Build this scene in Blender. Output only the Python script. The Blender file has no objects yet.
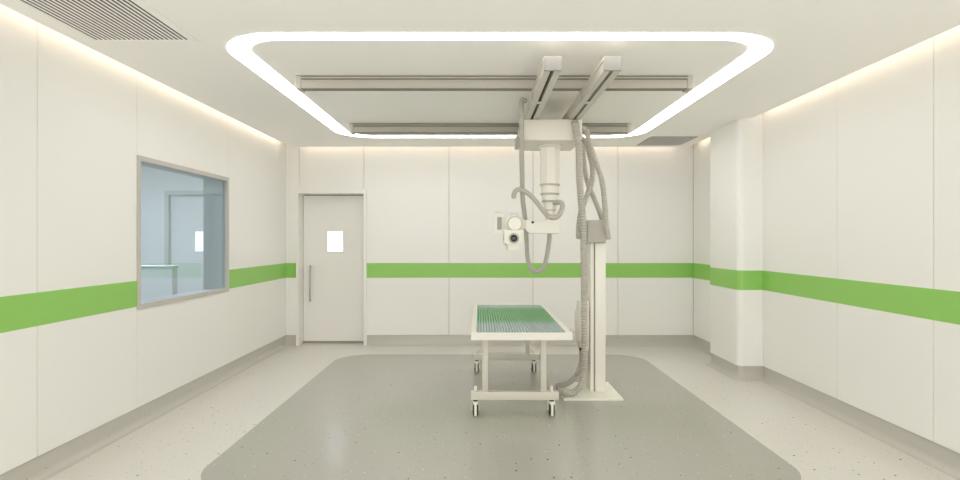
import bpy, bmesh, math, random
from mathutils import Vector, Matrix

random.seed(7)
S = bpy.context.scene
COL = S.collection
PI = math.pi

# ------------------------------------------------------------------ camera
cam_d = bpy.data.cameras.new('camera')
cam_d.sensor_width = 36.0
cam_d.lens = 22.5                      # 600 px at a 960 px frame
cam_d.clip_start = 0.05
cam = bpy.data.objects.new('camera', cam_d)
cam.location = (0, 0, 1.5)
cam.rotation_euler = (PI / 2, 0, 0)
COL.objects.link(cam)
S.camera = cam

# ------------------------------------------------------------------ world, exposure
w = bpy.data.worlds.new('world')
S.world = w
w.use_nodes = True
w.node_tree.nodes['Background'].inputs[0].default_value = (1.0, 1.0, 1.0, 1)
w.node_tree.nodes['Background'].inputs[1].default_value = 3.2      # added white fill light, let in where the rear wall is left out
S.view_settings.view_transform = 'Standard'
S.view_settings.look = 'None'
S.view_settings.gamma = 1.0
S.view_settings.use_curve_mapping = False
S.view_settings.exposure = 0.11
S.cycles.max_bounces = 14
S.cycles.diffuse_bounces = 10
S.cycles.glossy_bounces = 5
S.cycles.transparent_max_bounces = 12
S.cycles.caustics_reflective = False
S.cycles.caustics_refractive = False

RING_POWER = 9.0
COVE_POWER = 0.65          # watts per metre of strip


def strip_light(name, loc, direction, length, watts, colour=(1.0, 0.85, 0.66), width=0.03):
    d = bpy.data.lights.new(name, 'AREA')
    d.shape = 'RECTANGLE'
    d.size = length
    d.size_y = width
    d.energy = watts
    d.color = colour
    o = bpy.data.objects.new(name, d)
    o.location = loc
    z = -Vector(direction).normalized()
    # long axis (local x) is the horizontal direction square to the aim
    x = Vector((0, 0, 1)).cross(z)
    if x.length < 1e-4:
        x = Vector((1, 0, 0))
    x.normalize()
    y = z.cross(x)
    o.rotation_euler = Matrix((x, y, z)).transposed().to_euler()
    COL.objects.link(o)
    return o


XL, XR, YB, YR = -2.756, 3.03, 8.52, -2.0       # panel faces of the room
CE_L, CE_R, CE_B = -2.64, 2.90, 8.36             # edges of the lowered ceiling
CZ = 2.80                                        # lowered ceiling height
TOPZ = 3.06
L_ = 8.3 - YR
strip_light('cove_light_left', (-2.668, (8.3 + YR) / 2, 2.875), (-1, 0, -0.55), L_, COVE_POWER * L_)
strip_light('cove_light_back', (0.13, 8.39, 2.875), (0, 1, -0.55), 5.3, COVE_POWER * 5.3)
strip_light('cove_light_right', (2.93, (6.38 + YR) / 2, 2.875), (1, 0, -0.55), 6.38 - YR, COVE_POWER * (6.38 - YR))
strip_light('cove_light_alcove', (2.93, 7.78, 2.875), (1, 0, -0.55), 1.05, COVE_POWER * 1.05)
# portal for the added fill light, at the unseen end left open
pd = bpy.data.lights.new('fill_portal', 'AREA')
pd.shape = 'RECTANGLE'
pd.size, pd.size_y = 5.78, 3.0
pd.cycles.is_portal = True
po = bpy.data.objects.new('fill_portal', pd)
po.location = (0.137, YR - 0.25, 1.5)
po.rotation_euler = (PI / 2, 0, 0)      # faces into the room (+Y)
COL.objects.link(po)
# lamp of the control room beyond the window
strip_light('control_room_lamp', (-4.4, 6.6, 2.72), (0, 0, -1), 1.6, 64, (0.95, 0.98, 1.0), 1.2)


# ------------------------------------------------------------------ materials
def lin(c):
    return tuple(((v / 255) / 12.92 if v / 255 <= 0.04045 else ((v / 255 + 0.055) / 1.055) ** 2.4) for v in c) + (1.0,)


def mat(name, rgb, rough=0.5, metal=0.0, spec=0.5, vary=0.0, vscale=6.0):
    m = bpy.data.materials.new(name)
    m.use_nodes = True
    nt = m.node_tree
    b = nt.nodes['Principled BSDF']
    c = lin(rgb)
    b.inputs['Base Color'].default_value = c
    b.inputs['Roughness'].default_value = rough
    b.inputs['Metallic'].default_value = metal
    b.inputs['Specular IOR Level'].default_value = spec
    if vary:
        tc = nt.nodes.new('ShaderNodeTexCoord')
        no = nt.nodes.new('ShaderNodeTexNoise')
        no.inputs['Scale'].default_value = vscale
        no.inputs['Detail'].default_value = 4
        nt.links.new(tc.outputs['Object'], no.inputs['Vector'])
        mx = nt.nodes.new('ShaderNodeMix')
        mx.data_type = 'RGBA'
        mx.inputs['A'].default_value = tuple(v * (1 - vary) for v in c[:3]) + (1,)
        mx.inputs['B'].default_value = tuple(min(1, v * (1 + vary)) for v in c[:3]) + (1,)
        nt.links.new(no.outputs['Fac'], mx.inputs['Factor'])
        nt.links.new(mx.outputs['Result'], b.inputs['Base Color'])
    return m


def emit(name, rgb, strength):
    m = bpy.data.materials.new(name)
    m.use_nodes = True
    nt = m.node_tree
    nt.nodes.remove(nt.nodes['Principled BSDF'])
    e = nt.nodes.new('ShaderNodeEmission')
    e.inputs[0].default_value = lin(rgb)
    e.inputs[1].default_value = strength
    nt.links.new(e.outputs[0], nt.nodes['Material Output'].inputs[0])
    return m


def vinyl(name, rgb, dims='2D'):
    """sheet vinyl with scattered dark and pale chips"""
    m = mat(name, rgb, rough=0.2, spec=0.5)
    nt = m.node_tree
    b = nt.nodes['Principled BSDF']
    tc = nt.nodes.new('ShaderNodeTexCoord')
    base = lin(rgb)
    prev = None
    for scale, lo, hi, chip, rad in ((8.7, 0.0, 0.45, (54, 47, 38), 0.066),
                                     (10.7, 0.0, 0.36, (244, 241, 232), 0.045),
                                     (17.0, 0.0, 0.50, (108, 95, 76), 0.068)):
        vo = nt.nodes.new('ShaderNodeTexVoronoi')
        vo.voronoi_dimensions = dims
        vo.inputs['Scale'].default_value = scale
        nt.links.new(tc.outputs['Object'], vo.inputs['Vector'])
        sep = nt.nodes.new('ShaderNodeSeparateColor')
        nt.links.new(vo.outputs['Color'], sep.inputs[0])
        # each chip gets its own size; many cells get none
        mr = nt.nodes.new('ShaderNodeMapRange')
        mr.inputs['From Min'].default_value = lo
        mr.inputs['From Max'].default_value = hi
        mr.inputs['To Min'].default_value = rad
        mr.inputs['To Max'].default_value = 0.0
        nt.links.new(sep.outputs[0], mr.inputs['Value'])
        lt = nt.nodes.new('ShaderNodeMath')
        lt.operation = 'LESS_THAN'
        nt.links.new(vo.outputs['Distance'], lt.inputs[0])
        nt.links.new(mr.outputs[0], lt.inputs[1])
        mx = nt.nodes.new('ShaderNodeMix')
        mx.data_type = 'RGBA'
        mx.inputs['A'].default_value = base
        mx.inputs['B'].default_value = lin(chip)
        nt.links.new(lt.outputs[0], mx.inputs['Factor'])
        if prev is not None:
            nt.links.new(prev, mx.inputs['A'])
        prev = mx.outputs['Result']
    nt.links.new(prev, b.inputs['Base Color'])
    return m


M = {}
M['panel'] = mat('wall_panel_white', (234, 233, 230), 0.38, spec=0.35)
M['core'] = mat('wall_core', (196, 190, 180), 0.8)
M['ceiling'] = mat('ceiling_paint', (250, 248, 246), 0.75, spec=0.2)
M['green'] = mat('green_band', (143, 197, 98), 0.4, spec=0.4)
M['floor'] = vinyl('vinyl_pale', (214, 211, 205))
M['inlay'] = vinyl('vinyl_grey', (171, 168, 161))
M['base'] = vinyl('vinyl_skirting', (187, 184, 176), '3D')
M['frame'] = mat('door_frame_white', (233, 231, 227), 0.4)
M['leaf'] = mat('door_leaf_white', (231, 229, 225), 0.45)
M['alu'] = mat('aluminium_trim', (190, 186, 180), 0.45)
M['steel'] = mat('brushed_steel', (176, 172, 164), 0.3, metal=0.85)
M['dark'] = mat('dark_gap', (34, 32, 28), 0.7)
M['dark_line'] = mat('dark_line_grey', (136, 129, 116), 0.7)  # shade lines of the cross rails put in as colour; also fills the column slot
M['beam'] = mat('beam_grey', (205, 201, 192), 0.5)
M['beamcap'] = mat('beam_cap_grey', (134, 132, 126), 0.6)
M['seal'] = mat('grey_seal', (150, 146, 138), 0.6)
M['rail'] = mat('rail_grey', (178, 173, 163), 0.5, metal=0.0)
M['railcap'] = mat('rail_cap_grey', (180, 174, 164), 0.5)
M['white'] = mat('equipment_white', (235, 232, 222), 0.38)
M['ivory'] = mat('equipment_ivory', (230, 226, 215), 0.42)
M['greybox'] = mat('equipment_grey', (184, 180, 170), 0.45)
M['hose'] = mat('corrugated_hose_grey', (184, 179, 170), 0.5)
M['screen'] = mat('control_display_grey', (148, 145, 136), 0.35)
M['black'] = mat('black_plastic', (20, 20, 20), 0.4)
M['tyre'] = mat('caster_tyre', (70, 67, 58), 0.6)
M['hub'] = mat('caster_fork_white', (240, 238, 228), 0.35)
M['lens'] = mat('lens_dark', (34, 36, 30), 0.12)
M['table'] = mat('table_frame_ivory', (226, 222, 213), 0.42)
M['tablebase'] = mat('table_base_ivory', (212, 208, 197), 0.45)
M['ring'] = emit('light_diffuser', (255, 253, 248), RING_POWER)
M['lit'] = emit('lit_vision_panel', (240, 246, 255), 2.4)
M['control_wall'] = mat('control_room_paint', (220, 221, 219), 0.6)
M['control_floor'] = mat('control_room_floor', (190, 188, 180), 0.4)
M['reveal'] = mat('window_reveal_paint', (196, 196, 190), 0.6)

# tinted lead glass: mostly transmits, a little mirror reflection
g = bpy.data.materials.new('lead_glass')
g.use_nodes = True
nt = g.node_tree
nt.nodes.remove(nt.nodes['Principled BSDF'])
tr = nt.nodes.new('ShaderNodeBsdfTransparent')
tr.inputs[0].default_value = (0.82, 0.89, 0.955, 1)
gl = nt.nodes.new('ShaderNodeBsdfGlossy')
gl.inputs['Roughness'].default_value = 0.02
gl.inputs['Color'].default_value = (0.9, 0.97, 1.0, 1)
lwf = nt.nodes.new('ShaderNodeLayerWeight')
lwf.inputs['Blend'].default_value = 0.22
lw = nt.nodes.new('ShaderNodeMath'); lw.operation = 'MULTIPLY'; lw.inputs[1].default_value = 0.35
nt.links.new(lwf.outputs['Facing'], lw.inputs[0])
ms = nt.nodes.new('ShaderNodeMixShader')
nt.links.new(lw.outputs[0], ms.inputs[0])
nt.links.new(tr.outputs[0], ms.inputs[1])
nt.links.new(gl.outputs[0], ms.inputs[2])
nt.links.new(ms.outputs[0], nt.nodes['Material Output'].inputs[0])
M['glass'] = g

# glossy teal table top with fine pale lines
t = mat('table_top_teal', (62, 120, 112), 0.06, spec=0.24)
nt = t.node_tree
tc = nt.nodes.new('ShaderNodeTexCoord')
sx = nt.nodes.new('ShaderNodeSeparateXYZ')
nt.links.new(tc.outputs['Object'], sx.inputs[0])


def line_mask(axis, period, frac):
    a = nt.nodes.new('ShaderNodeMath'); a.operation = 'DIVIDE'; a.inputs[1].default_value = period
    nt.links.new(sx.outputs[axis], a.inputs[0])
    f = nt.nodes.new('ShaderNodeMath'); f.operation = 'FRACT'
    nt.links.new(a.outputs[0], f.inputs[0])
    l = nt.nodes.new('ShaderNodeMath'); l.operation = 'LESS_THAN'; l.inputs[1].default_value = frac
    nt.links.new(f.outputs[0], l.inputs[0])
    return l.outputs[0]


mm = nt.nodes.new('ShaderNodeMath'); mm.operation = 'MAXIMUM'
nt.links.new(line_mask(0, 0.0235, 0.42), mm.inputs[0])
mm.inputs[1].default_value = 0.0
mx = nt.nodes.new('ShaderNodeMix'); mx.data_type = 'RGBA'
mx.inputs['A'].default_value = lin((4, 62, 74))
mx.inputs['B'].default_value = lin((160, 200, 196))
nt.links.new(mm.outputs[0], mx.inputs['Factor'])
nt.links.new(mx.outputs['Result'], nt.nodes['Principled BSDF'].inputs['Base Color'])
M['teal'] = t


# ------------------------------------------------------------------ mesh helpers
class MB:
    """collects shapes in world space; build() links them as one mesh object"""

    def __init__(self):
        self.bm = bmesh.new()

    def _merge(self, b2):
        me = bpy.data.meshes.new('tmp')
        b2.to_mesh(me)
        b2.free()
        self.bm.from_mesh(me)
        bpy.data.meshes.remove(me)

    def box(self, x0, x1, y0, y1, z0, z1, bev=0.0, seg=2):
        b = bmesh.new()
        bmesh.ops.create_cube(b, size=1.0)
        for v in b.verts:
            v.co = Vector(((x0 + x1) / 2 + v.co.x * (x1 - x0), (y0 + y1) / 2 + v.co.y * (y1 - y0),
                           (z0 + z1) / 2 + v.co.z * (z1 - z0)))
        if bev > 0:
            bmesh.ops.bevel(b, geom=b.edges[:], offset=bev, segments=seg, affect='EDGES', profile=0.5)
        self._merge(b)
        return self

    def prism(self, pts, axis, a0, a1, bev=0.0, seg=2):
        """extrude a 2D outline along an axis: x -> pts are (y,z), y -> (x,z), z -> (x,y)"""
        b = bmesh.new()

        def put(p, a):
            if axis == 'x':
                return (a, p[0], p[1])
            if axis == 'y':
                return (p[0], a, p[1])
            return (p[0], p[1], a)
        v0 = [b.verts.new(put(p, a0)) for p in pts]
        v1 = [b.verts.new(put(p, a1)) for p in pts]
        b.faces.new(v0)
        b.faces.new(v1[::-1])
        n = len(pts)
        for i in range(n):
            b.faces.new((v0[i], v0[(i + 1) % n], v1[(i + 1) % n], v1[i]))
        bmesh.ops.recalc_face_normals(b, faces=b.faces[:])
        if bev > 0:
            bmesh.ops.bevel(b, geom=b.edges[:], offset=bev, segments=seg, affect='EDGES', profile=0.5)
        self._merge(b)
        return self

    def lathe(self, prof, centre, axis='z', n=32):
        """prof: (radius, height along the axis) pairs"""
        b = bmesh.new()
        c = Vector(centre)
        rings = []
        for r, h in prof:
            ring = []
            for k in range(n):
                a = 2 * PI * k / n
                u, v = r * math.cos(a), r * math.sin(a)
                p = {'z': Vector((u, v, h)), 'y': Vector((u, h, v)), 'x': Vector((h, u, v))}[axis]
                ring.append(b.verts.new(c + p))
            rings.append(ring)
        for i in range(len(rings) - 1):
            for k in range(n):
                b.faces.new((rings[i][k], rings[i][(k + 1) % n], rings[i + 1][(k + 1) % n], rings[i + 1][k]))
        b.faces.new(rings[0])
        b.faces.new(rings[-1])
        bmesh.ops.recalc_face_normals(b, faces=b.faces[:])
        self._merge(b)
        return self

    def cyl(self, centre, r, h0, h1, axis='z', n=28, bev=0.0):
        if bev:
            return self.lathe([(r - bev, h0), (r, h0 + bev), (r, h1 - bev), (r - bev, h1)], centre, axis, n)
        return self.lathe([(r, h0), (r, h1)], centre, axis, n)

    def hose(self, pts, r, rib=0.024, amp=0.0035, n=14):
        """corrugated tube through the points"""
        P = [Vector(p) for p in pts]
        path = []
        for i in range(len(P) - 1):
            p0 = P[max(i - 1, 0)]; p1 = P[i]; p2 = P[i + 1]; p3 = P[min(i + 2, len(P) - 1)]
            for k in range(24):
                u = k / 24
                path.append(0.5 * ((2 * p1) + (p2 - p0) * u + (2 * p0 - 5 * p1 + 4 * p2 - p3) * u * u
                                   + (3 * p1 - p0 - 3 * p2 + p3) * u ** 3))
        path.append(P[-1])
        acc = [0.0]
        for i in range(1, len(path)):
            acc.append(acc[-1] + (path[i] - path[i - 1]).length)
        total = acc[-1]
        step = rib / 6
        m = max(8, int(total / step))
        qs, j = [], 0
        for i in range(m + 1):
            d = total * i / m
            while j < len(acc) - 2 and acc[j + 1] < d:
                j += 1
            seg = acc[j + 1] - acc[j]
            qs.append(path[j].lerp(path[j + 1], (d - acc[j]) / seg if seg > 1e-9 else 0))
        b = bmesh.new()
        t_prev = (qs[1] - qs[0]).normalized()
        nrm = t_prev.orthogonal().normalized()
        rings = []
        for i, q in enumerate(qs):
            tt = (qs[min(i + 1, m)] - qs[max(i - 1, 0)]).normalized()
            nrm = (nrm - tt * nrm.dot(tt)).normalized()
            bn = tt.cross(nrm)
            rr = r + amp * math.cos(2 * PI * i / 6)
            e = min(i, m - i)
            if e < 4:
                rr = r * (0.5, 0.78, 0.92, 0.99)[e]
            rings.append([b.verts.new(q + rr * (math.cos(2 * PI * k / n) * nrm + math.sin(2 * PI * k / n) * bn))
                          for k in range(n)])
        for i in range(m):
            for k in range(n):
                b.faces.new((rings[i][k], rings[i][(k + 1) % n], rings[i + 1][(k + 1) % n], rings[i + 1][k]))
        b.faces.new(rings[0][::-1])
        b.faces.new(rings[-1])
        self._merge(b)
        return self

    def sweep(self, path, prof, closed=False):
        """profile of (offset to the right of the path, z) along a plan path of (x, y)"""
        b = bmesh.new()
        n = len(path)
        rows = []
        for i, p in enumerate(path):
            p = Vector(p)
            d0 = d1 = None
            if i > 0 or closed:
                d0 = (p - Vector(path[i - 1])).normalized()
            if i < n - 1 or closed:
                d1 = (Vector(path[(i + 1) % n]) - p).normalized()
            d0 = d0 or d1
            d1 = d1 or d0
            n0 = Vector((d0.y, -d0.x)); n1 = Vector((d1.y, -d1.x))
            mt = (n0 + n1).normalized()
            k = 1.0 / max(0.3, mt.dot(n0))
            rows.append([b.verts.new((p.x + mt.x * k * o, p.y + mt.y * k * o, z)) for o, z in prof])
        m = len(prof)
        for i in range(n if closed else n - 1):
            a, c = rows[i], rows[(i + 1) % n]
            for j in range(m):
                b.faces.new((a[j], a[(j + 1) % m], c[(j + 1) % m], c[j]))
        if not closed:
            b.faces.new(rows[0])
            b.faces.new(rows[-1][::-1])
        bmesh.ops.recalc_face_normals(b, faces=b.faces[:])
        self._merge(b)
        return self

    def build(self, name, material, parent=None, origin=None, smooth=True):
        if parent is not None:
            root = parent
            while root.parent:
                root = root.parent
            off = Vector(root.location)
        elif origin is not None:
            off = Vector(origin)
        else:
            off = Vector((0, 0, 0))
        bmesh.ops.translate(self.bm, verts=self.bm.verts[:], vec=-off)
        me = bpy.data.meshes.new(name)
        self.bm.to_mesh(me)
        self.bm.free()
        if smooth and len(me.polygons):
            me.polygons.foreach_set('use_smooth', [True] * len(me.polygons))
            me.set_sharp_from_angle(angle=math.radians(38))
        me.materials.append(material)
        o = bpy.data.objects.new(name, me)
        COL.objects.link(o)
        if parent is not None:
            o.parent = parent
        else:
            o.location = off
        return o


def thing(name, loc, label, cat, group=None):
    o = bpy.data.objects.new(name, None)
    o.empty_display_size = 0.1
    o.location = loc
    o['label'] = label
    o['category'] = cat
    if group:
        o['group'] = group
    COL.objects.link(o)
    return o


def struct(o, label=None):
    o['kind'] = 'structure'
    if label:
        o['label'] = label
    return o


def struct_root(name, loc, label=None):
    o = bpy.data.objects.new(name, None)
    o.location = loc
    COL.objects.link(o)
    return struct(o, label)


def at(px, py, y):
    """world point at depth y seen at a place in the photograph"""
    return (( px - 480) * y / 600, y, 1.5 - (py - 240) * y / 600)


def rrect(x0, x1, y0, y1, r, n=12):
    pts = []
    for cx, cy, a0 in ((x1 - r, y1 - r, 0), (x0 + r, y1 - r, PI / 2), (x0 + r, y0 + r, PI), (x1 - r, y0 + r, 1.5 * PI)):
        for k in range(n + 1):
            a = a0 + PI / 2 * k / n
            pts.append((cx + r * math.cos(a), cy + r * math.sin(a)))
    return pts


# ------------------------------------------------------------------ floor
CORE = 0.02                                     # panels stand this far proud of the wall core
struct(MB().box(XL - 0.3, XR + 0.3, YR - 0.3, YB + 0.5, -0.12, 0).build('floor', M['floor']),
       'pale speckled vinyl floor')
struct(MB().prism(rrect(-1.81, 2.075, 3.56, 7.86, 0.42), 'z', 0.0, 0.0015).build('floor_inlay', M['inlay'], smooth=False),
       'darker grey rounded rectangle laid in the pale floor')

# ------------------------------------------------------------------ walls
PZ0, PZ1 = 0.15, 3.04
GZ0, GZ1 = 0.965, 1.173
GAP = 0.003
WIN = (4.82, 6.565, 0.94, 2.183)                # window y0, y1, z0, z1
WX = -3.02                                      # far face of the left wall

wl = MB()
cx = XL - CORE
for y0, y1, z0, z1 in ((YR - 0.3, WIN[0], 0, TOPZ), (WIN[1], YB + 0.3, 0, TOPZ), (WIN[0], WIN[1], 0, WIN[2]), (WIN[0], WIN[1], WIN[3], TOPZ)):
    wl.box(WX, cx, y0, y1, z0, z1)
struct_wl = struct(wl.build('wall_left', M['core'], smooth=False), 'white panelled left wall with the window')
pl = MB()
ys = [YR, -1.69, -0.6, 0.48, 1.57, 2.652, 3.736, WIN[0]]
for a, b in zip(ys[:-1], ys[1:]):
    pl.box(cx, XL, a + GAP, b - GAP, PZ0, PZ1, 0.002, 1)
pl.box(cx, XL, WIN[0] + GAP, WIN[1], PZ0, WIN[2], 0.002, 1)
pl.box(cx, XL, WIN[0] + GAP, WIN[1], WIN[3], PZ1, 0.002, 1)
pl.box(cx, XL, WIN[1] + 0.0005, YB, PZ0, PZ1, 0.0004, 1)
pl.build('wall_panel', M['panel'], struct_wl, smooth=False)
gb = MB()
gb.box(XL, XL + 0.0025, YR, WIN[0], GZ0, GZ1)
gb.box(XL, XL + 0.0025, WIN[1], YB, GZ0, GZ1)
gb.build('green_band', M['green'], struct_wl, smooth=False)

DX0, DX1, DZ = -2.57, -1.648, 2.158             # doorway
wb = MB()
cy = YB + CORE
WBX0 = WX + 0.005
wb.box(WBX0, DX0 - 0.03, cy, YB + 0.32, 0, TOPZ)
wb.box(DX1 + 0.03, XR + 0.3, cy, YB + 0.32, 0, TOPZ)
wb.box(DX0 - 0.03, DX1 + 0.03, cy, YB + 0.32, DZ + 0.03, TOPZ)
struct_wb = struct(wb.build('wall_back', M['core'], smooth=False), 'white panelled back wall with the door')
pb = MB()
xs = [DX1, -0.44, 0.753, 1.96, XR]
pb.box(XL, DX0 - 0.001, YB, cy, PZ0, PZ1, 0.002, 1)
pb.box(DX0 + 0.004, DX1 - GAP, YB, cy, DZ + 0.03, PZ1, 0.002, 1)
for a, b in zip(xs[:-1], xs[1:]):
    pb.box(a + GAP, b - GAP, YB, cy, PZ0, PZ1, 0.002, 1)
pb.build('wall_panel', M['panel'], struct_wb, smooth=False)
gb = MB()
gb.box(XL, DX0 - 0.035, YB - 0.0025, YB, GZ0, GZ1)
gb.box(DX1 + 0.04, XR, YB - 0.0025, YB, GZ0, GZ1)
gb.build('green_band', M['green'], struct_wb, smooth=False)

PILX, PILY0, PILY1 = 2.765, 6.424, 7.21         # boxed-in pillar on the right wall
wr = MB().box(XR + CORE, XR + 0.3, YR - 0.3, YB + 0.32, 0, TOPZ)
struct_wr = struct(wr.build('wall_right', M['core'], smooth=False), 'white panelled right wall')
pr = MB()
ys = [YR, -1.415, -0.33, 0.755, 1.84, 2.924, 4.009, 5.093, PILY0]
for a, b in zip(ys[:-1], ys[1:]):
    pr.box(XR, XR + CORE, a + GAP, b - GAP, PZ0, PZ1, 0.002, 1)
pr.box(XR, XR + CORE, PILY0 + GAP, YB, PZ0, PZ1, 0.002, 1)
pr.build('wall_panel', M['panel'], struct_wr, smooth=False)
gb = MB()
gb.box(XR - 0.0025, XR, YR, PILY0 - 0.003, GZ0, GZ1)
gb.box(XR - 0.0025, XR, PILY1 + 0.003, YB, GZ0, GZ1)
gb.build('green_band', M['green'], struct_wr, smooth=False)


def pillar_path(off, r=0.065):
    """plan of the pillar, back to front, with rounded corners (room on the right-hand side)"""
    x0, y0, y1 = PILX + off, PILY0 + off, PILY1 - off
    r = max(0.02, r - off)
    q = 0.008
    pts = [(XR + 0.01, y1)]
    for k in range(9):
        a = PI / 2 + PI / 2 * k / 8
        pts.append((x0 + q + q * math.cos(a), y1 - q + q * math.sin(a)))
    for k in range(9):
        a = PI + PI / 2 * k / 8
        pts.append((x0 + r + r * math.cos(a), y0 + r + r * math.sin(a)))
    pts.append((XR + 0.01, y0))
    return pts


pil = MB().prism(pillar_path(0.0), 'z', PZ0, PZ1)
pil.prism(pillar_path(0.014), 'z', 0, PZ0)
pil_o = struct(pil.build('pillar', M['panel']), 'white boxed pillar with rounded corners on the right wall')
MB().prism(pillar_path(-0.0025), 'z', GZ0, GZ1).build('green_band', M['green'], pil_o)

# coved skirting: offset, z (offset runs into the room)
COVE = [(-0.03, 0.0), (-0.03, PZ0), (-0.014, PZ0)]
for k in range(7):
    a = PI + PI / 2 * k / 6
    COVE.append((0.045 + 0.055 * math.cos(a) + 0.0, 0.056 + 0.055 * math.sin(a)))
COVE.append((0.047, 0.0))
# path keeps the room on its right-hand side
struct(MB().sweep([(XL, YR), (XL, YB), (DX0 - 0.035, YB)], COVE).build('baseboard_left', M['base']),
       'grey coved vinyl skirting along the left wall')
struct(MB().sweep([(DX1 + 0.04, YB), (XR, YB), (XR, PILY1)] + pillar_path(0.0)[1:-1] + [(XR, PILY0), (XR, YR)], COVE)
       .build('baseboard_right', M['base']), 'grey coved vinyl skirting along the back and right walls')

# ------------------------------------------------------------------ ceiling
VL = (-2.495, -1.883, 2.72, 3.896)              # left vent opening
VR = (2.145, 2.735, 7.50, 8.24)                   # right vent opening
cl = MB()
xs = [CE_L, VL[0], VL[1], VR[0], VR[1], CE_R]
ys = [YR, VL[2], VL[3], VR[2], VR[3], CE_B]
for i in range(5):
    for j in range(5):
        if (i, j) in ((1, 1), (3, 3)):
            continue
        cl.box(xs[i], xs[i + 1], ys[j], ys[j + 1], CZ, CZ + 0.04)
bmesh.ops.remove_doubles(cl.bm, verts=cl.bm.verts[:], dist=1e-5)
struct(cl.build('ceiling', M['ceiling'], smooth=False), 'off-white lowered ceiling with lit coves at its edges')
struct(MB().box(WX, XR + 0.3, YR - 0.3, YB + 0.32, TOPZ, TOPZ + 0.1).build('ceiling_slab', M['ceiling'], smooth=False))

# ------------------------------------------------------------------ door
dr = struct_root('door_1', ((DX0 + DX1) / 2, YB, 0), 'white door with a small lit vision panel and a bar handle')
FY, LY = 8.487, 8.71                            # front of the frame, front of the leaf
f = MB()
f.box(DX0 - 0.034, DX0, FY, LY + 0.05, 0, DZ + 0.06, 0.003, 1)
f.box(DX1, DX1 + 0.04, FY, LY + 0.05, 0, DZ + 0.06, 0.003, 1)
f.box(DX0, DX1, FY, LY + 0.05, DZ, DZ + 0.06, 0.003, 1)
f.build('door_frame', M['frame'], dr, smooth=False)
VPX0, VPX1, VPZ0, VPZ1 = -2.212, -1.992, 1.336, 1.622
lf = MB()
lx0, lx1, lz0, lz1 = DX0 + 0.006, DX1 - 0.006, 0.035, DZ - 0.014
lf.box(lx0, VPX0, LY, LY + 0.05, lz0, lz1)
lf.box(VPX1, lx1, LY, LY + 0.05, lz0, lz1)
lf.box(VPX0, VPX1, LY, LY + 0.05, lz0, VPZ0)
lf.box(VPX0, VPX1, LY, LY + 0.05, VPZ1, lz1)
leaf = lf.build('door_leaf', M['leaf'], dr, smooth=False)
MB().box(VPX0, VPX1, LY + 0.008, LY + 0.03, VPZ0, VPZ1).build('vision_panel', M['lit'], leaf, smooth=False)
hx = -2.457
h = MB()
h.cyl((hx, LY - 0.05, 0), 0.011, 0.607, 1.137, 'z', 16, 0.003)
h.cyl((hx, LY, 0.63), 0.009, -0.05, 0.0, 'y', 14)
h.cyl((hx, LY, 1.114), 0.009, -0.05, 0.0, 'y', 14)
h.build('door_handle', M['steel'], leaf)
MB().box(lx0, lx1, LY + 0.004, LY + 0.05, 0.0, 0.034).build('door_seal', M['seal'], leaf, smooth=False)
MB().box(DX0, DX1, LY + 0.051, LY + 0.07, 0, DZ).build('door_stop', M['dark'], dr, smooth=False)

# ------------------------------------------------------------------ window to the control room
wn = struct_root('window_1', (XL, (WIN[0] + WIN[1]) / 2, WIN[2]), 'wide tinted observation window in the left wall')
FW = 0.042
f = MB()
fx0, fx1 = XL - 0.045, XL + 0.012
f.box(fx0, fx1, WIN[0], WIN[1], WIN[2], WIN[2] + FW, 0.002, 1)
f.box(fx0, fx1, WIN[0], WIN[1], WIN[3] - FW, WIN[3], 0.002, 1)
f.box(fx0, fx1, WIN[0], WIN[0] + FW, WIN[2] + FW, WIN[3] - FW, 0.002, 1)
f.box(fx0, fx1, WIN[1] - FW, WIN[1], WIN[2] + FW, WIN[3] - FW, 0.002, 1)
f.build('window_frame', M['alu'], wn, smooth=False)
MB().box(XL - 0.024, XL - 0.014, WIN[0] + FW, WIN[1] - FW, WIN[2] + FW, WIN[3] - FW).build('window_pane', M['glass'], wn, smooth=False)
rv = MB()
rx0, rx1 = WX, fx0 - 0.001
rv.box(rx0, rx1, WIN[0], WIN[1], WIN[2], WIN[2] + 0.02)
rv.box(rx0, rx1, WIN[0], WIN[1], WIN[3] - 0.02, WIN[3])
rv.box(rx0, rx1, WIN[0], WIN[0] + 0.02, WIN[2] + 0.02, WIN[3] - 0.02)
rv.box(rx0, rx1, WIN[1] - 0.02, WIN[1], WIN[2] + 0.02, WIN[3] - 0.02)
rv.build('window_sill', M['reveal'], wn, smooth=False)

# control room shell beyond the window
KX, KY0, KY1 = -6.2, 4.0, 8.74
struct(MB().box(KX - 0.1, WX, KY0 - 0.1, KY1 + 0.2, -0.12, 0).build('floor_control_room', M['control_floor'], smooth=False))
struct(MB().box(KX - 0.1, WX, KY0 - 0.1, KY1 + 0.2, 2.8, 2.9).build('ceiling_control_room', M['ceiling'], smooth=False))
struct(MB().box(KX - 0.1, KX, KY0 - 0.1, KY1 + 0.2, 0, 2.8).build('wall_control_room_side', M['control_wall'], smooth=False))
struct(MB().box(KX, WX, KY0 - 0.1, KY0, 0, 2.8).build('wall_control_room_front', M['control_wall'], smooth=False))
EX0, EX1 = -4.53, -3.61
k = MB()
k.box(KX, EX0 - 0.03, KY1, KY1 + 0.2, 0, 2.8)
k.box(EX1 + 0.03, WX, KY1, KY1 + 0.2, 0, 2.8)
k.box(EX0 - 0.03, EX1 + 0.03, KY1, KY1 + 0.2, DZ + 0.03, 2.8)
struct(k.build('wall_control_room_back', M['control_wall'], smooth=False))
d2 = struct_root('door_2', ((EX0 + EX1) / 2, KY1, 0), 'door of the control room seen through the window')
f = MB()
f.box(EX0 - 0.06, EX0, KY1 - 0.015, KY1 + 0.12, 0, DZ + 0.06)
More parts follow.
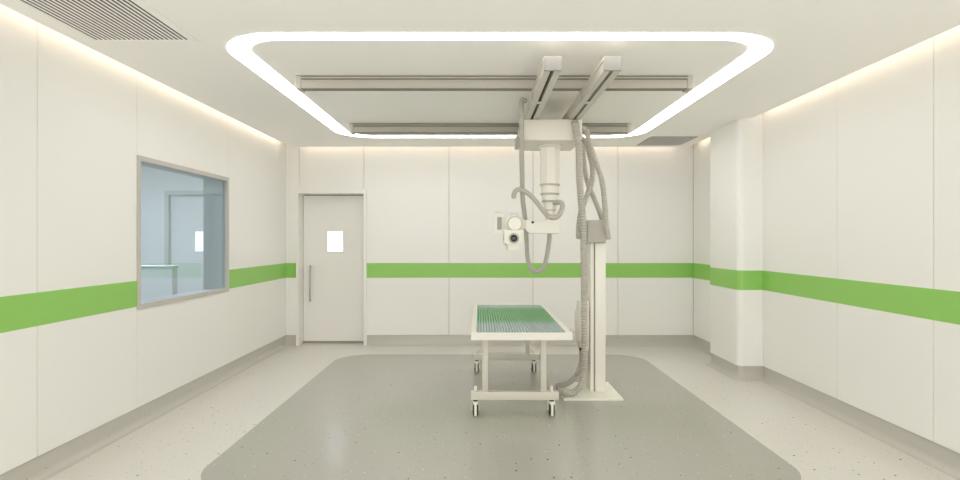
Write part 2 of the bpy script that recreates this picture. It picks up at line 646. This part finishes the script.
f.box(EX1, EX1 + 0.06, KY1 - 0.015, KY1 + 0.12, 0, DZ + 0.06)
f.box(EX0, EX1, KY1 - 0.015, KY1 + 0.12, DZ, DZ + 0.06)
f.build('door_frame', M['reveal'], d2, smooth=False)
lf = MB()
ly = KY1 + 0.05
ex0, ex1 = -4.17, -3.95
lf.box(EX0, ex0, ly, ly + 0.05, 0.02, DZ)
lf.box(ex1, EX1, ly, ly + 0.05, 0.02, DZ)
lf.box(ex0, ex1, ly, ly + 0.05, 0.02, VPZ0)
lf.box(ex0, ex1, ly, ly + 0.05, VPZ1, DZ)
leaf2 = lf.build('door_leaf', M['control_wall'], d2, smooth=False)
MB().box(ex0, ex1, ly + 0.01, ly + 0.03, VPZ0, VPZ1).build('vision_panel', M['lit'], leaf2, smooth=False)

cb = thing('low_partition', (-4.2, 7.11, 0), 'pale low partition seen through the observation window', 'partition')
MB().box(-4.75, -3.615, 7.05, 7.17, 0.08, 1.175, 0.004, 1).build('partition_panel', M['control_wall'], cb, smooth=False)
MB().box(-4.76, -3.60, 7.04, 7.18, 1.176, 1.20, 0.004, 1).build('top_rail', M['control_wall'], cb, smooth=False)
MB().box(-4.75, -3.62, 7.055, 7.165, 0.0, 0.079).build('plinth', M['seal'], cb, smooth=False)

# ------------------------------------------------------------------ ring light in the ceiling
rl = thing('ceiling_light', (0.11, 5.7, CZ), 'large rounded rectangular ring of white light in the ceiling', 'ceiling light')
r_out = rrect(-1.738, 2.005, 3.762, 7.605, 0.45, 20)
r_in = rrect(-1.580, 1.848, 3.888, 7.472, 0.30, 20)
b = MB()
for z in (CZ - 0.004, CZ - 0.0005):
    vo = [b.bm.verts.new((x, y, z)) for x, y in r_out]
    vi = [b.bm.verts.new((x, y, z)) for x, y in r_in]
    n = len(vo)
    for i in range(n):
        q = (vo[i], vo[(i + 1) % n], vi[(i + 1) % n], vi[i])
        b.bm.faces.new(q if z < CZ - 0.002 else q[::-1])
b.bm.verts.ensure_lookup_table()
N2 = 2 * n
for i in range(n):
    j = (i + 1) % n
    V = b.bm.verts
    b.bm.faces.new((V[i], V[j], V[N2 + j], V[N2 + i]))
    b.bm.faces.new((V[n + j], V[n + i], V[N2 + n + i], V[N2 + n + j]))
bmesh.ops.recalc_face_normals(b.bm, faces=b.bm.faces[:])
b.build('light_diffuser', M['ring'], rl, smooth=False)

# ------------------------------------------------------------------ vents
v = thing('air_vent', (-2.195, 3.3, CZ), 'long slatted air vent in the ceiling above the left wall', 'air vent')
f = MB()
o_ = 0.052
x0, x1, y0, y1 = VL
zf0, zf1 = CZ - 0.006, CZ - 0.0005
f.box(x0 - o_, x0, y0 - o_, y1 + o_, zf0, zf1, 0.002, 1)
f.box(x1, x1 + o_, y0 - o_, y1 + o_, zf0, zf1, 0.002, 1)
f.box(x0, x1, y1, y1 + o_, zf0, zf1, 0.002, 1)
f.box(x0, x1, y0 - o_, y0, zf0, zf1, 0.002, 1)
f.build('vent_frame', M['ceiling'], v, smooth=False)
f = MB()
nsl = 20
p = (x1 - x0) / nsl
for i in range(nsl + 1):
    xx = x0 + i * p
    f.box(max(x0 + 0.001, xx - p * 0.27), min(x1 - 0.001, xx + p * 0.27), y0 + 0.001, y1 - 0.001, CZ - 0.003, CZ - 0.0015)
f.build('slat', M['ceiling'], v, smooth=False)
MB().box(x0 + 0.001, x1 - 0.001, y0 + 0.001, y1 - 0.001, CZ + 0.001, CZ + 0.038).build('vent_backing', M['dark'], v, smooth=False)

v = thing('air_vent', (2.44, 7.855, CZ), 'small square grid air vent in the ceiling near the pillar', 'air vent')
x0, x1, y0, y1 = VR
o_ = 0.03
f = MB()
f.box(x0 - o_, x0, y0 - o_, y1 + o_, zf0, zf1, 0.002, 1)
f.box(x1, x1 + o_, y0 - o_, y1 + o_, zf0, zf1, 0.002, 1)
f.box(x0, x1, y1, y1 + o_, zf0, zf1, 0.002, 1)
f.box(x0, x1, y0 - o_, y0, zf0, zf1, 0.002, 1)
f.build('vent_frame', M['ceiling'], v, smooth=False)
f = MB()
nsl = 14
p = (x1 - x0) / nsl
for i in range(1, nsl):
    f.box(x0 + i * p - 0.0085, x0 + i * p + 0.0085, y0 + 0.001, y1 - 0.001, CZ - 0.003, CZ - 0.002)
nsl = 5
p = (y1 - y0) / nsl
for i in range(1, nsl):
    f.box(x0 + 0.001, x1 - 0.001, y0 + i * p - 0.0075, y0 + i * p + 0.0075, CZ - 0.0028, CZ - 0.0022)
f.build('grille', M['ceiling'], v, smooth=False)
MB().box(x0 + 0.001, x1 - 0.001, y0 + 0.001, y1 - 0.001, CZ + 0.001, CZ + 0.038).build('vent_backing', M['dark'], v, smooth=False)

# ------------------------------------------------------------------ ceiling rails of the X-ray tube crane
RX0, RX1 = -1.456, 1.68
RZ = 2.694
for y0, lab in ((4.736, 'long grey cross rail under the ceiling, nearest the viewer'),
                (6.678, 'long grey cross rail under the ceiling, behind the tube crane carriage')):
    r = thing('ceiling_rail', (0.112, y0 + 0.065, CZ), lab, 'ceiling rail', 'cross rails under the ceiling')
    d = 0.06
    prof = [(y0 + 0.02, CZ - 0.0005), (y0 + 0.02, 2.790), (y0, 2.788), (y0, 2.777), (y0 + 0.018, 2.775), (y0 + 0.018, 2.766), (y0, 2.764),
            (y0, 2.7575), (y0 + 0.006, 2.7555), (y0 + 0.006, RZ + 0.009), (y0 + 0.012, RZ + 0.005), (y0 + d, RZ + 0.005), (y0 + d, CZ - 0.0005)]
    MB().prism(prof, 'x', RX0 + 0.04, RX1 - 0.04).build('rail_profile', M['rail'], r, smooth=False)
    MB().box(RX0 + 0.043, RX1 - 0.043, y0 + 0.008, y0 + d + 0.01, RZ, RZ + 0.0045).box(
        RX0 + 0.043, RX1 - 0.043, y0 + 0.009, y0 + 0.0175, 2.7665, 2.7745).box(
        RX0 + 0.043, RX1 - 0.043, y0 + 0.004, y0 + 0.0195, 2.7905, CZ - 0.001).build('rail_shade_strip', M['dark_line'], r, smooth=False)  # dark strips standing in for shade under the rail and in its grooves
    for a, c in ((RX0, RX0 + 0.042), (RX1 - 0.042, RX1)):
        MB().box(a, c, y0 - 0.004, y0 + 0.125, RZ + 0.001, CZ - 0.0005, 0.003, 1).build('end_cap', M['railcap'], r, smooth=False)

BZ0, BZ1 = 2.601, 2.693
for x0, x1, lab in ((0.415, 0.53, 'slotted ceiling beam running back to the crane carriage, left of the pair'),
                    (0.806, 0.918, 'slotted ceiling beam running back to the crane carriage, right of the pair')):
    r = thing('bridge_rail', ((x0 + x1) / 2, 5.3, BZ1), lab, 'ceiling rail', 'slotted beams carrying the crane carriage')
    xc = (x0 + x1) / 2
    y0, y1 = 3.91, 6.95
    sw = 0.0125
    prof = [(x0, BZ1), (x0, BZ1 - 0.018), (x0 + 0.006, BZ1 - 0.022), (x0 + 0.006, BZ0 + 0.03), (x0, BZ0 + 0.026), (x0, BZ0), (xc - sw, BZ0),
            (xc - sw, BZ0 + 0.05), (xc + sw, BZ0 + 0.05), (xc + sw, BZ0), (x1, BZ0), (x1, BZ0 + 0.026), (x1 - 0.006, BZ0 + 0.03),
            (x1 - 0.006, BZ1 - 0.022), (x1, BZ1 - 0.018), (x1, BZ1)]
    MB().prism(prof, 'y', y0, y1).build('rail_profile', M['beam'], r, smooth=False)
    MB().box(x0 - 0.001, x1 + 0.001, 3.896, 3.909, BZ0 - 0.002, BZ1, 0.003, 1).build('end_cap', M['beamcap'], r, smooth=False)
    MB().box(xc - sw + 0.0005, xc + sw - 0.0005, 3.911, y1, BZ0 + 0.036, BZ0 + 0.0495).build('slot_lining', M['dark'], r, smooth=False)
    for yy in (4.736, 6.678):
        MB().box(x0 - 0.006, x1 + 0.004, yy + 0.035, yy + 0.115, BZ0 - 0.003, BZ0 - 0.0002, 0.001, 1).box(
            x0 - 0.006, x0 - 0.0005, yy + 0.035, yy + 0.115, BZ0 - 0.0002, BZ1).box(
            x1 + 0.0005, x1 + 0.004, yy + 0.035, yy + 0.115, BZ0 - 0.0002, BZ1).build('rail_clamp', M['beam'], r, smooth=False)

# ------------------------------------------------------------------ X-ray tube crane
CX, CY = 0.673, 5.78
cr = thing('xray_tube_crane', (CX, CY, 2.6), 'ceiling-hung X-ray tube crane: ivory carriage, ringed column and tube head', 'x-ray machine')
car = MB().box(0.397, 0.93, 5.4545, 6.11, 2.406, 2.6, 0.012, 3).build('carriage', M['ivory'], cr)
MB().box(0.352, 0.394, 5.95, 6.11, 2.42, 2.53, 0.006, 2).build('side_box', M['greybox'], car)
MB().lathe([(0.120, 2.405), (0.120, 2.396), (0.108, 2.388), (0.098, 2.384)], (CX, CY, 0), 'z', 40).build('column_flange', M['ivory'], cr)
n8 = 16
MB().prism([(CX + 0.098 * math.cos(PI / 8 + k * PI / 4), CY + 0.098 * math.sin(PI / 8 + k * PI / 4)) for k in range(8)], 'z', 2.03, 2.386).build('column_section', M['white'], cr)
secs = [(0.088, 2.03, 1.945), (0.075, 1.945, 1.873), (0.060, 1.873, 1.79), (0.048, 1.79, 1.69)]
for r_, za, zb in secs:
    MB().cyl((CX, CY, 0), r_, zb, za, 'z', 40).build('column_section', M['white'], cr)
for r_, z_ in ((0.097, 2.03), (0.091, 1.943), (0.079, 1.872), (0.056, 1.79)):
    MB().lathe([(r_ - 0.004, z_ - 0.009), (r_, z_ - 0.006), (r_, z_ + 0.006), (r_ - 0.004, z_ + 0.009)], (CX, CY, 0), 'z', 40).build('column_ring', M['greybox'], cr)

AY0, AY1 = 5.68, 5.86
arm = MB().prism([(0.432, 1.69), (0.753, 1.69), (0.753, 1.562), (0.466, 1.562), (0.432, 1.598)], 'y', AY0, AY1, 0.005, 2).build('arm', M['white'], cr)
MB().cyl((0.499, AY0, 1.668), 0.0125, -0.004, 0.0, 'y', 20).build('arm_knob', M['black'], arm)

# tube head, ahead and to the left of the arm
s = 5.6
th_c = at(514.9, 223.7, s)
th = MB()
th.cyl((th_c[0], 0, th_c[2]), 0.086, 5.62, 5.86, 'y', 40, 0.02)
th.box(th_c[0] - 0.108, th_c[0] - 0.03, 5.66, 5.82, th_c[2] - 0.036, th_c[2] + 0.07, 0.016, 3)
th.prism([(th_c[0] + 0.04, th_c[2] + 0.055), (th_c[0] + 0.100, th_c[2] + 0.040), (0.437, th_c[2] + 0.02), (0.437, th_c[2] - 0.045),
          (th_c[0] + 0.05, th_c[2] - 0.045)], 'y', 5.70, 5.83, 0.004, 1)
head = th.build('tube_head', M['white'], cr)
MB().cyl((th_c[0], 0, th_c[2]), 0.064, 5.585, 5.6195, 'y', 40, 0.006).build('head_cap', M['white'], head)
MB().lathe([(0.070, 5.6125), (0.070, 5.6195)], (th_c[0], 0, th_c[2]), 'y', 40).build('cap_rim', M['greybox'], head)
MB().cyl((th_c[0] - 0.0, 5.74, 0), 0.03, th_c[2] + 0.082, th_c[2] + 0.106, 'z', 24, 0.004).build('cable_socket', M['ivory'], head)
MB().prism([(th_c[0] - 0.052, 1.592), (th_c[0] + 0.048, 1.592), (th_c[0] + 0.036, th_c[2] - 0.055), (th_c[0] - 0.040, th_c[2] - 0.055)], 'y', 5.63, 5.78, 0.003, 1).build('head_neck', M['greybox'], head)
# control panel on the left
cp = MB().box(-0.0 + at(494.6, 0, s)[0], at(503.2, 0, s)[0], 5.62, 5.66, at(0, 234, s)[2], at(0, 212.3, s)[2], 0.004, 2).build('control_panel', M['white'], head)
MB().box(at(497.2, 0, s)[0], at(501.9, 0, s)[0], 5.614, 5.6205, at(0, 229.6, s)[2], at(0, 217, s)[2], 0.001, 1).build('display', M['screen'], cp)
MB().box(at(495.0, 0, s)[0], at(500.5, 0, s)[0], 5.60, 5.65, at(0, 212.2, s)[2], at(0, 211.0, s)[2], 0.002, 1).build('panel_handle', M['ivory'], cp)
# collimator
c0, c1 = at(504.2, 0, s)[0], at(523.4, 0, s)[0]
co = MB().box(c0, c1, 5.59, 5.82, at(0, 244.7, s)[2], 1.592, 0.008, 2).build('collimator', M['white'], head)
lc = at(513.8, 238.2, s)
MB().lathe([(0.049, 5.589), (0.047, 5.578), (0.034, 5.574), (0.034, 5.589)], (lc[0], 0, lc[2]), 'y', 36).build('lens_ring', M['greybox'], co)
MB().lathe([(0.033, 5.588), (0.032, 5.571), (0.018, 5.566)], (lc[0], 0, lc[2]), 'y', 32).build('lens', M['lens'], co)
MB().box(c0 - 0.008, c0 + 0.001, 5.60, 5.66, at(0, 240, s)[2], at(0, 234, s)[2], 0.002, 1).build('side_latch', M['greybox'], co)
MB().cyl((at(505.4, 0, s)[0], 0, at(0, 244.4, s)[2]), 0.008, 5.582, 5.5925, 'y', 16).build('corner_screw', M['screen'], co)
a0, a1, az0, az1 = at(507.6, 0, s)[0], at(520.0, 0, s)[0], at(0, 251, s)[2], at(0, 244.6, s)[2]
MB().box(a0, a1, 5.60, 5.78, az0, az1, 0.004, 2).box(a0 - 0.004, a1 + 0.004, 5.596, 5.60, az0 + 0.005, az0 + 0.014).box(
    a1 - 0.016, a1 - 0.008, 5.590, 5.60, az0 + 0.01, az1 - 0.014).box(a0 + 0.004, a0 + 0.010, 5.590, 5.60, az0 + 0.01, az1 - 0.014).build('filter_tray', M['ivory'], co)

for yy, zz in ((5.62, 2.545), (5.80, 2.50), (5.98, 2.51)):
    MB().cyl((0, yy, zz), 0.036, 0.9305, 0.946, 'x', 24, 0.003).build('hose_socket', M['black'], car)
# hoses that belong to the crane
MB().hose([(0.413, 5.24, 2.715), (0.38, 5.24, 2.718), at(521.6, 101.5, 5.24), at(521.5, 120, 5.27), at(521.6, 150, 5.36), at(522.2, 175, 5.55),
           at(522.8, 200, 5.78), at(525.3, 220, 5.93), at(526.6, 240, 5.97), at(527.6, 258, 5.97), at(531.0, 268, 5.97), at(537, 271.5, 5.95),
           at(543.5, 267.5, 5.92), at(547, 255, 5.88), at(549, 242, 5.83), at(549.6, 232.5, 5.79)], 0.0215, 0.022, 0.0022).build('feed_hose', M['hose'], cr)
MB().hose([at(513.9, 198.6, 5.56), at(513.9, 194.5, 5.56), at(515.6, 191, 5.56), at(519.5, 189.4, 5.56), at(525, 191.5, 5.56), at(531, 196, 5.56),
           at(538, 204, 5.55), at(544, 211.8, 5.55), at(549, 216.3, 5.55), at(554, 217.6, 5.56), at(558.8, 215.2, 5.58), at(561.8, 209.5, 5.6),
           at(562.4, 204.8, 5.62), at(560.6, 202.4, 5.65), at(557.5, 202.6, 5.68), at(553.5, 203.2, 5.72)], 0.0225, 0.022, 0.002).build('tube_hose', M['hose'], cr)

# ------------------------------------------------------------------ hoses between the carriage and the stand
GRP = 'corrugated hoses between crane and stand'


def loose_hose(pts, r, lab, rib=0.026, amp=0.003):
    o = MB().hose(pts, r, rib, amp).build('cable_hose', M['hose'], None, pts[-1])
    o['label'] = lab
    o['category'] = 'hose'
    o['group'] = GRP
    return o


loose_hose([at(575.0, 121.5, 5.44), at(575.6, 125, 5.40), at(577.4, 135, 5.40), at(579.0, 150, 5.45), at(579.4, 172, 5.55), at(580.3, 190, 5.62), at(581.8, 208, 5.66),
            at(583.2, 225, 5.68), at(583.6, 245, 5.70), at(584, 280, 5.72), at(584.3, 320, 5.73), at(584.6, 350, 5.74), at(584.3, 368, 5.75),
            at(581.5, 384.0, 5.70), at(574, 392.0, 5.69), at(566, 392.8, 5.665), at(560.0, 390.0, 5.75)],
           0.031, 'thick ribbed hose from carriage front straight down to the stand base plate', 0.028, 0.0035)
loose_hose([(0.948, 5.62, 2.545), (0.962, 5.62, 2.545), at(586.5, 131, 5.62), at(588, 137, 5.62), at(591.6, 150, 5.62), at(596.5, 164, 5.64), at(601.0, 177, 5.66), at(603.8, 193, 5.68),
            at(605.3, 212, 5.70), at(606.6, 228, 5.72), at(608.6, 239.5, 5.73)],
           0.0255, 'ribbed hose hanging from carriage side, its end right of the grey stand box')
loose_hose([(0.948, 5.80, 2.50), (0.97, 5.80, 2.495), at(586.5, 144, 5.80), at(590.0, 156, 5.80), at(592.4, 166, 5.80), at(592.6, 175, 5.79), at(590.8, 185, 5.77), at(586.0, 198, 5.74),
            at(581.3, 211, 5.74), at(578.9, 226, 5.75), at(578.6, 239, 5.76)],
           0.0255, 'hose crossing behind the others, its end left of the grey stand box')
loose_hose([(0.948, 5.98, 2.51), (0.965, 5.98, 2.505), at(582.4, 146, 5.98), at(583.8, 160, 5.98), at(585.4, 173, 5.98), at(588.4, 185, 6.0), at(594, 198, 6.05), at(599.3, 211, 6.12),
            at(602.0, 220, 6.2), at(603.0, 232, 6.21), at(602.0, 240, 6.21)],
           0.024, 'hose slanting right and going down behind the grey stand box')

# ------------------------------------------------------------------ stand with detector panel
st = thing('detector_stand', (1.06, 5.93, 0), 'white detector stand column with grey box on top and square base plate', 'x-ray stand')
MB().box(0.783, 1.339, 5.59, 6.26, 0, 0.02, 0.004, 1).build('base_plate', M['hub'], st, smooth=False)
colm = MB().box(1.122, 1.225, 5.845, 6.15, 0.02, 1.4705, 0.006, 2).box(1.078, 1.1125, 5.86, 6.13, 0.02, 1.4705, 0.003, 1).build('column', M['white'], st)
MB().box(1.1127, 1.1218, 5.866, 6.14, 0.021, 1.47).build('column_slot', M['dark_line'], colm, smooth=False)
MB().box(1.034, 1.219, 5.80, 6.165, 1.471, 1.693, 0.012, 3).build('counterweight_box', M['greybox'], st)
dp = MB().prism([(5.83, 0.90), (6.02, 0.90), (6.20, 0.745), (6.20, 0.53), (6.05, 0.435), (5.83, 0.435)], 'x', 0.977, 1.062, 0.008, 2).build('detector_panel', M['white'], st)
MB().box(1.058, 1.0785, 5.93, 6.08, 0.56, 0.76).build('panel_bracket', M['greybox'], st, smooth=False)
MB().box(0.966, 0.990, 5.822, 5.850, 0.424, 0.452, 0.002, 1).build('panel_latch', M['black'], dp, smooth=False)

MB().hose([at(581.6, 340, 5.905), at(581.8, 352, 5.90), at(581.0, 364, 5.90), at(575.5, 377.0, 5.91), at(567, 383.4, 5.97), at(556.5, 385.6, 6.10)],
          0.028, 0.026, 0.003).build('panel_hose', M['hose'], st)

# ------------------------------------------------------------------ patient table
TX0, TX1, TY0, TY1, TZ = -0.073, 0.747, 4.84, 6.93, 0.752
tb = thing('patient_table', (0.32, 5.9, 0), 'ivory patient table on casters with a glossy striped teal top', 'table')
TB = 0.062
f = MB()
f.box(TX0, TX1, TY0, TY0 + 0.012, TZ - TB, TZ, 0.003, 1)
f.box(TX0, TX1, TY1 - 0.008, TY1, TZ - TB, TZ, 0.003, 1)
f.box(TX0, TX0 + 0.043, TY0 + 0.012, TY1 - 0.008, TZ - TB, TZ, 0.003, 1)
f.box(TX1 - 0.05, TX1, TY0 + 0.012, TY1 - 0.008, TZ - TB, TZ, 0.003, 1)
f.box(TX0 + 0.043, TX1 - 0.05, TY0 + 0.012, TY1 - 0.008, TZ - TB, TZ - TB + 0.02)
f.build('tabletop_frame', M['table'], tb, smooth=False)
MB().box(TX0 + 0.0435, TX1 - 0.0505, TY0 + 0.0125, TY1 - 0.0085, TZ - 0.04, TZ - 0.001).build('tabletop_panel', M['teal'], tb, smooth=False)
MB().box(TX1 + 0.0005, TX1 + 0.024, TY0 + 0.02, TY0 + 0.16, TZ - 0.058, TZ + 0.012, 0.004, 2).build('side_clamp', M['greybox'], tb)
FYB, RYB = 5.085, 6.775                         # front faces of the two floor beams
for yb in (FYB, RYB):
    MB().box(-0.076, 0.669, yb, yb + 0.06, 0.142, 0.212, 0.004, 2).build('floor_beam', M['tablebase'], tb)
    for a, c in ((0.021, 0.068), (0.517, 0.564)):
        MB().box(a, c, yb + 0.008, yb + 0.055, 0.212, TZ - TB, 0.004, 2).build('leg', M['tablebase'], tb)
    for xc in (-0.038, 0.610):
        yc = yb + 0.03
        ca = MB().cyl((xc, yc, 0), 0.021, 0.128, 0.142, 'z', 20).build('caster', M['black'], tb)
        wy = yc + 0.015
        MB().lathe([(0.046, -0.025), (0.058, -0.023), (0.064, -0.014), (0.064, -0.010)], (xc, wy, 0.064), 'x', 32).lathe(
            [(0.064, 0.010), (0.064, 0.014), (0.058, 0.023), (0.046, 0.025)], (xc, wy, 0.064), 'x', 32).build('tyre', M['tyre'], ca)
        MB().cyl((xc, wy, 0.064), 0.0625, -0.011, 0.011, 'x', 32, 0.003).build('wheel', M['hub'], ca)
        fo = MB()
        fo.box(xc - 0.022, xc + 0.022, yc - 0.052, yc + 0.028, 0.108, 0.1285, 0.006, 2)
        fo.box(xc - 0.010, xc + 0.010, yc - 0.056, yc - 0.044, 0.012, 0.112, 0.004, 2)
        fo.box(xc - 0.0315, xc - 0.0265, yc - 0.01, yc + 0.035, 0.05, 0.125, 0.001, 1)
        fo.box(xc + 0.0265, xc + 0.0315, yc - 0.01, yc + 0.035, 0.05, 0.125, 0.001, 1)
        fo.box(xc - 0.0315, xc + 0.0315, yc - 0.01, yc + 0.028, 0.125, 0.1295, 0.001, 1)
        fo.build('caster_fork', M['hub'], ca)
        MB().cyl((xc, yc, 0), 0.013, 0.212, 0.256, 'z', 18, 0.003).build('stem_knob', M['table'], tb)
